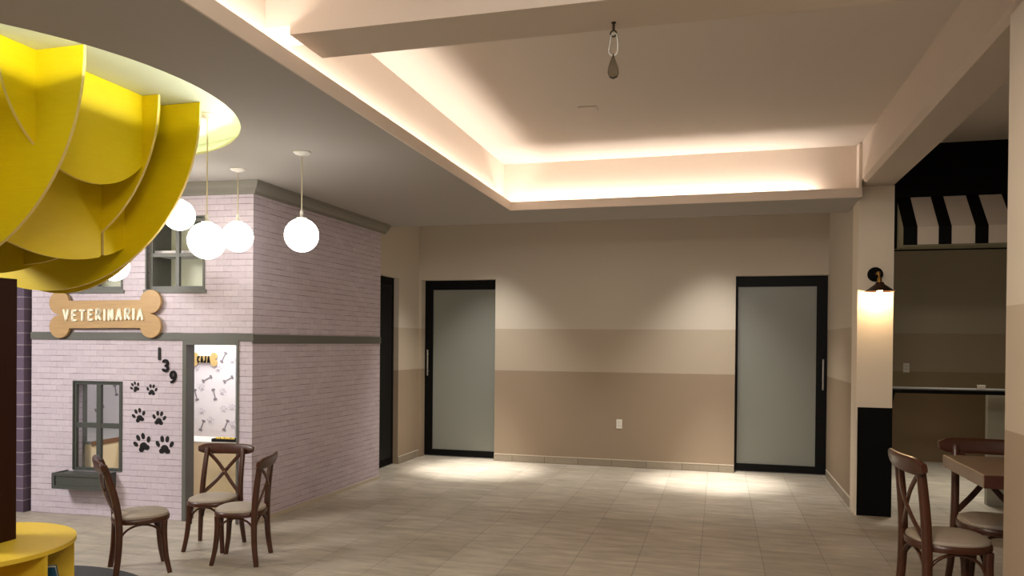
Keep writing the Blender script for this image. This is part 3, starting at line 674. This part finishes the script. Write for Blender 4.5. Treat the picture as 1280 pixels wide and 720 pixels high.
# ------------------------------------------------------------------ cross-back chairs
def make_chair(label, group, lean):
    t = thing('cross_back_chair', label, 'chair', (0, 0, 0), 0, group)
    def outline(a, b, n=40, p=.8): return [(a * math.copysign(abs(math.cos(2 * PI * i / n)) ** p, math.cos(2 * PI * i / n)), b * math.copysign(abs(math.sin(2 * PI * i / n)) ** p, math.sin(2 * PI * i / n))) for i in range(n)]
    def rounded(levels, p=.8):
        bm = NB(); rings = []
        for s, z in levels: rings.append([bm.verts.new((x * s + .0, y * s, z)) for x, y in outline(.176, .172, 44, p)])
        n = 44
        for a, b in zip(rings, rings[1:]):
            for i in range(n): bm.faces.new((a[i], a[(i + 1) % n], b[(i + 1) % n], b[i]))
        bm.faces.new(rings[0][::-1]); bm.faces.new(rings[-1]); return bm
    obj('seat_frame', rounded([(.93, .338), (.99, .342), (1.0, .352), (1.0, .364), (.97, .372)]), 'walnut', t, smooth=True)
    obj('cushion', rounded([(.95, .371), (.965, .378), (.94, .389), (.84, .397), (.6, .402), (.2, .404)]), 'cushion', t, smooth=True)
    for s in (-1, 1):
        pts = bez([(.128, s * .122, .345), (.128, s * .126, .25), (.138, s * .136, .12), (.160, s * .152, 0)], 6)
        r = [.021 - .006 * i / (len(pts) - 1) for i in range(len(pts))]
        obj('front_leg', sweep(NB(), pts, r, r, 12, (0, 1, 0), .75), 'walnut', t, smooth=True)
        pts = bez([(-.165, s * .182, 0), (-.146, s * .168, .16), (-.142, s * .158, .35), (-.142 - .27 * lean, s * .152, .52), (-.142 - .87 * lean, s * .148, .70), (-.142 - lean, s * .147, .735)], 6)
        r = [.015 + .004 * math.sin(PI * i / (len(pts) - 1)) for i in range(len(pts))]
        obj('rear_leg', sweep(NB(), pts, r, [q * 1.15 for q in r], 12, (0, 1, 0), .75), 'walnut', t, smooth=True)
    N = 24; pts, ra, rb = [], [], []
    for i in range(N + 1):
        y = -.225 + .45 * i / N; u = abs(y) / .225
        pts.append((-.150 - lean - .030 * (1 - u * u), y, .728)); f = max(.25, (1 - u ** 8)) ** .5
        ra.append(.042 * f); rb.append(.0125 * (1 if u < .9 else 1.1))
    obj('crest_rail', sweep(NB(), pts, ra, rb, 14, (-.22, 0, 1), .6), 'walnut', t, smooth=True)
    for s in (-1, 1):
        pts = bez([(-.142 - .93 * lean, s * .128, .695), (-.158 - .006 * s - .78 * lean, s * .06, .625), (-.166 - .008 * s - .52 * lean, 0, .555), (-.160 - .006 * s - .25 * lean, -s * .07, .47), (-.150, -s * .142, .395)], 6)
        obj('cross_brace', sweep(NB(), pts, .0145, .006, 10, (0, .30, -.27 * s), .6), 'walnut', t, smooth=True)
    obj('rivet', lathe(NB(), [(.001, -.184 - .52 * lean), (.006, -.181 - .52 * lean), (.006, -.151 - .52 * lean), (.001, -.148 - .52 * lean)], n=12, axis='x', c0=(0, 0, .553)), 'rivet', t, smooth=True)
    def arch(p, q, z0=.205, z1=.332):
        p, q = Vector(p), Vector(q); out = []
        for i in range(25):
            a = PI - PI * i / 24; k = .5 + .5 * math.cos(a); h = math.sin(a) ** .8 if 0 < i < 24 else 0
            v = p.lerp(q, k); out.append((v.x, v.y, z0 + (z1 - z0) * h))
        return sweep(NB(), out, .009, .0075, 10, (p - q).cross(Vector((0, 0, 1))))
    for s in (-1, 1): obj('arch_brace', arch((-.140, s * .152, 0), (.118, s * .126, 0)), 'walnut', t, smooth=True)
    obj('arch_brace', arch((.124, -.112, 0), (.124, .112, 0)), 'walnut', t, smooth=True)
    obj('arch_brace', arch((-.146, -.148, 0), (-.146, .148, 0)), 'walnut', t, smooth=True)
    return t
G1, G2 = 'small cross-back chairs by the playhouse', 'large cross-back chairs at the table'
for label, group, x, y, deg, sc_, lean in (
    ('cross-back walnut chair in front of the grey planter window, facing away to the right', G1, -3.862, 4.44, 47, 1.04, .088),
    ('cross-back walnut chair in the playhouse doorway with its X back to the wall', G1, -3.771, 5.10, -79, 1.0, .070),
    ('cross-back walnut chair before the brick side wall, seat turned to the left', G1, -3.355, 4.862, 197, 1.0, .036),
    ('large cross-back walnut chair left of the table by the tan pillar', G2, 1.305, 5.02, 6, 1.26, .030),
    ('large cross-back walnut chair tucked behind the far side of the table', G2, 1.715, 5.535, -95, 1.27, .060)):
    ch = make_chair(label, group, lean)
    ch.location = (x, y, 0); ch.rotation_euler = (0, 0, math.radians(deg)); ch.scale = (sc_, sc_, sc_)
# table
tb = thing('cafe_table', 'thick square grey-brown wood table top half hidden by the tan pillar', 'table', (1.80, 5.02, 0))
obj('table_top', B(-.40, .40, -.31, .49, .825, .90), 'tablewood', tb, bevel=.004)
obj('front_edge_shade', B(-.398, .398, -.314, -.310, .827, .898), 'mahog_and_shade', tb)  # dark strip puts the shade of the unlit front face into colour
obj('pedestal', B(-.05, .05, .03, .13, .03, .825), 'mahog_and_shade', tb, bevel=.004)
bm = NB(); box(bm, -.26, .26, .05, .11, 0, .035); box(bm, -.03, .03, -.18, .34, 0, .035); obj('foot', bm, 'mahog_and_shade', tb, bevel=.004)
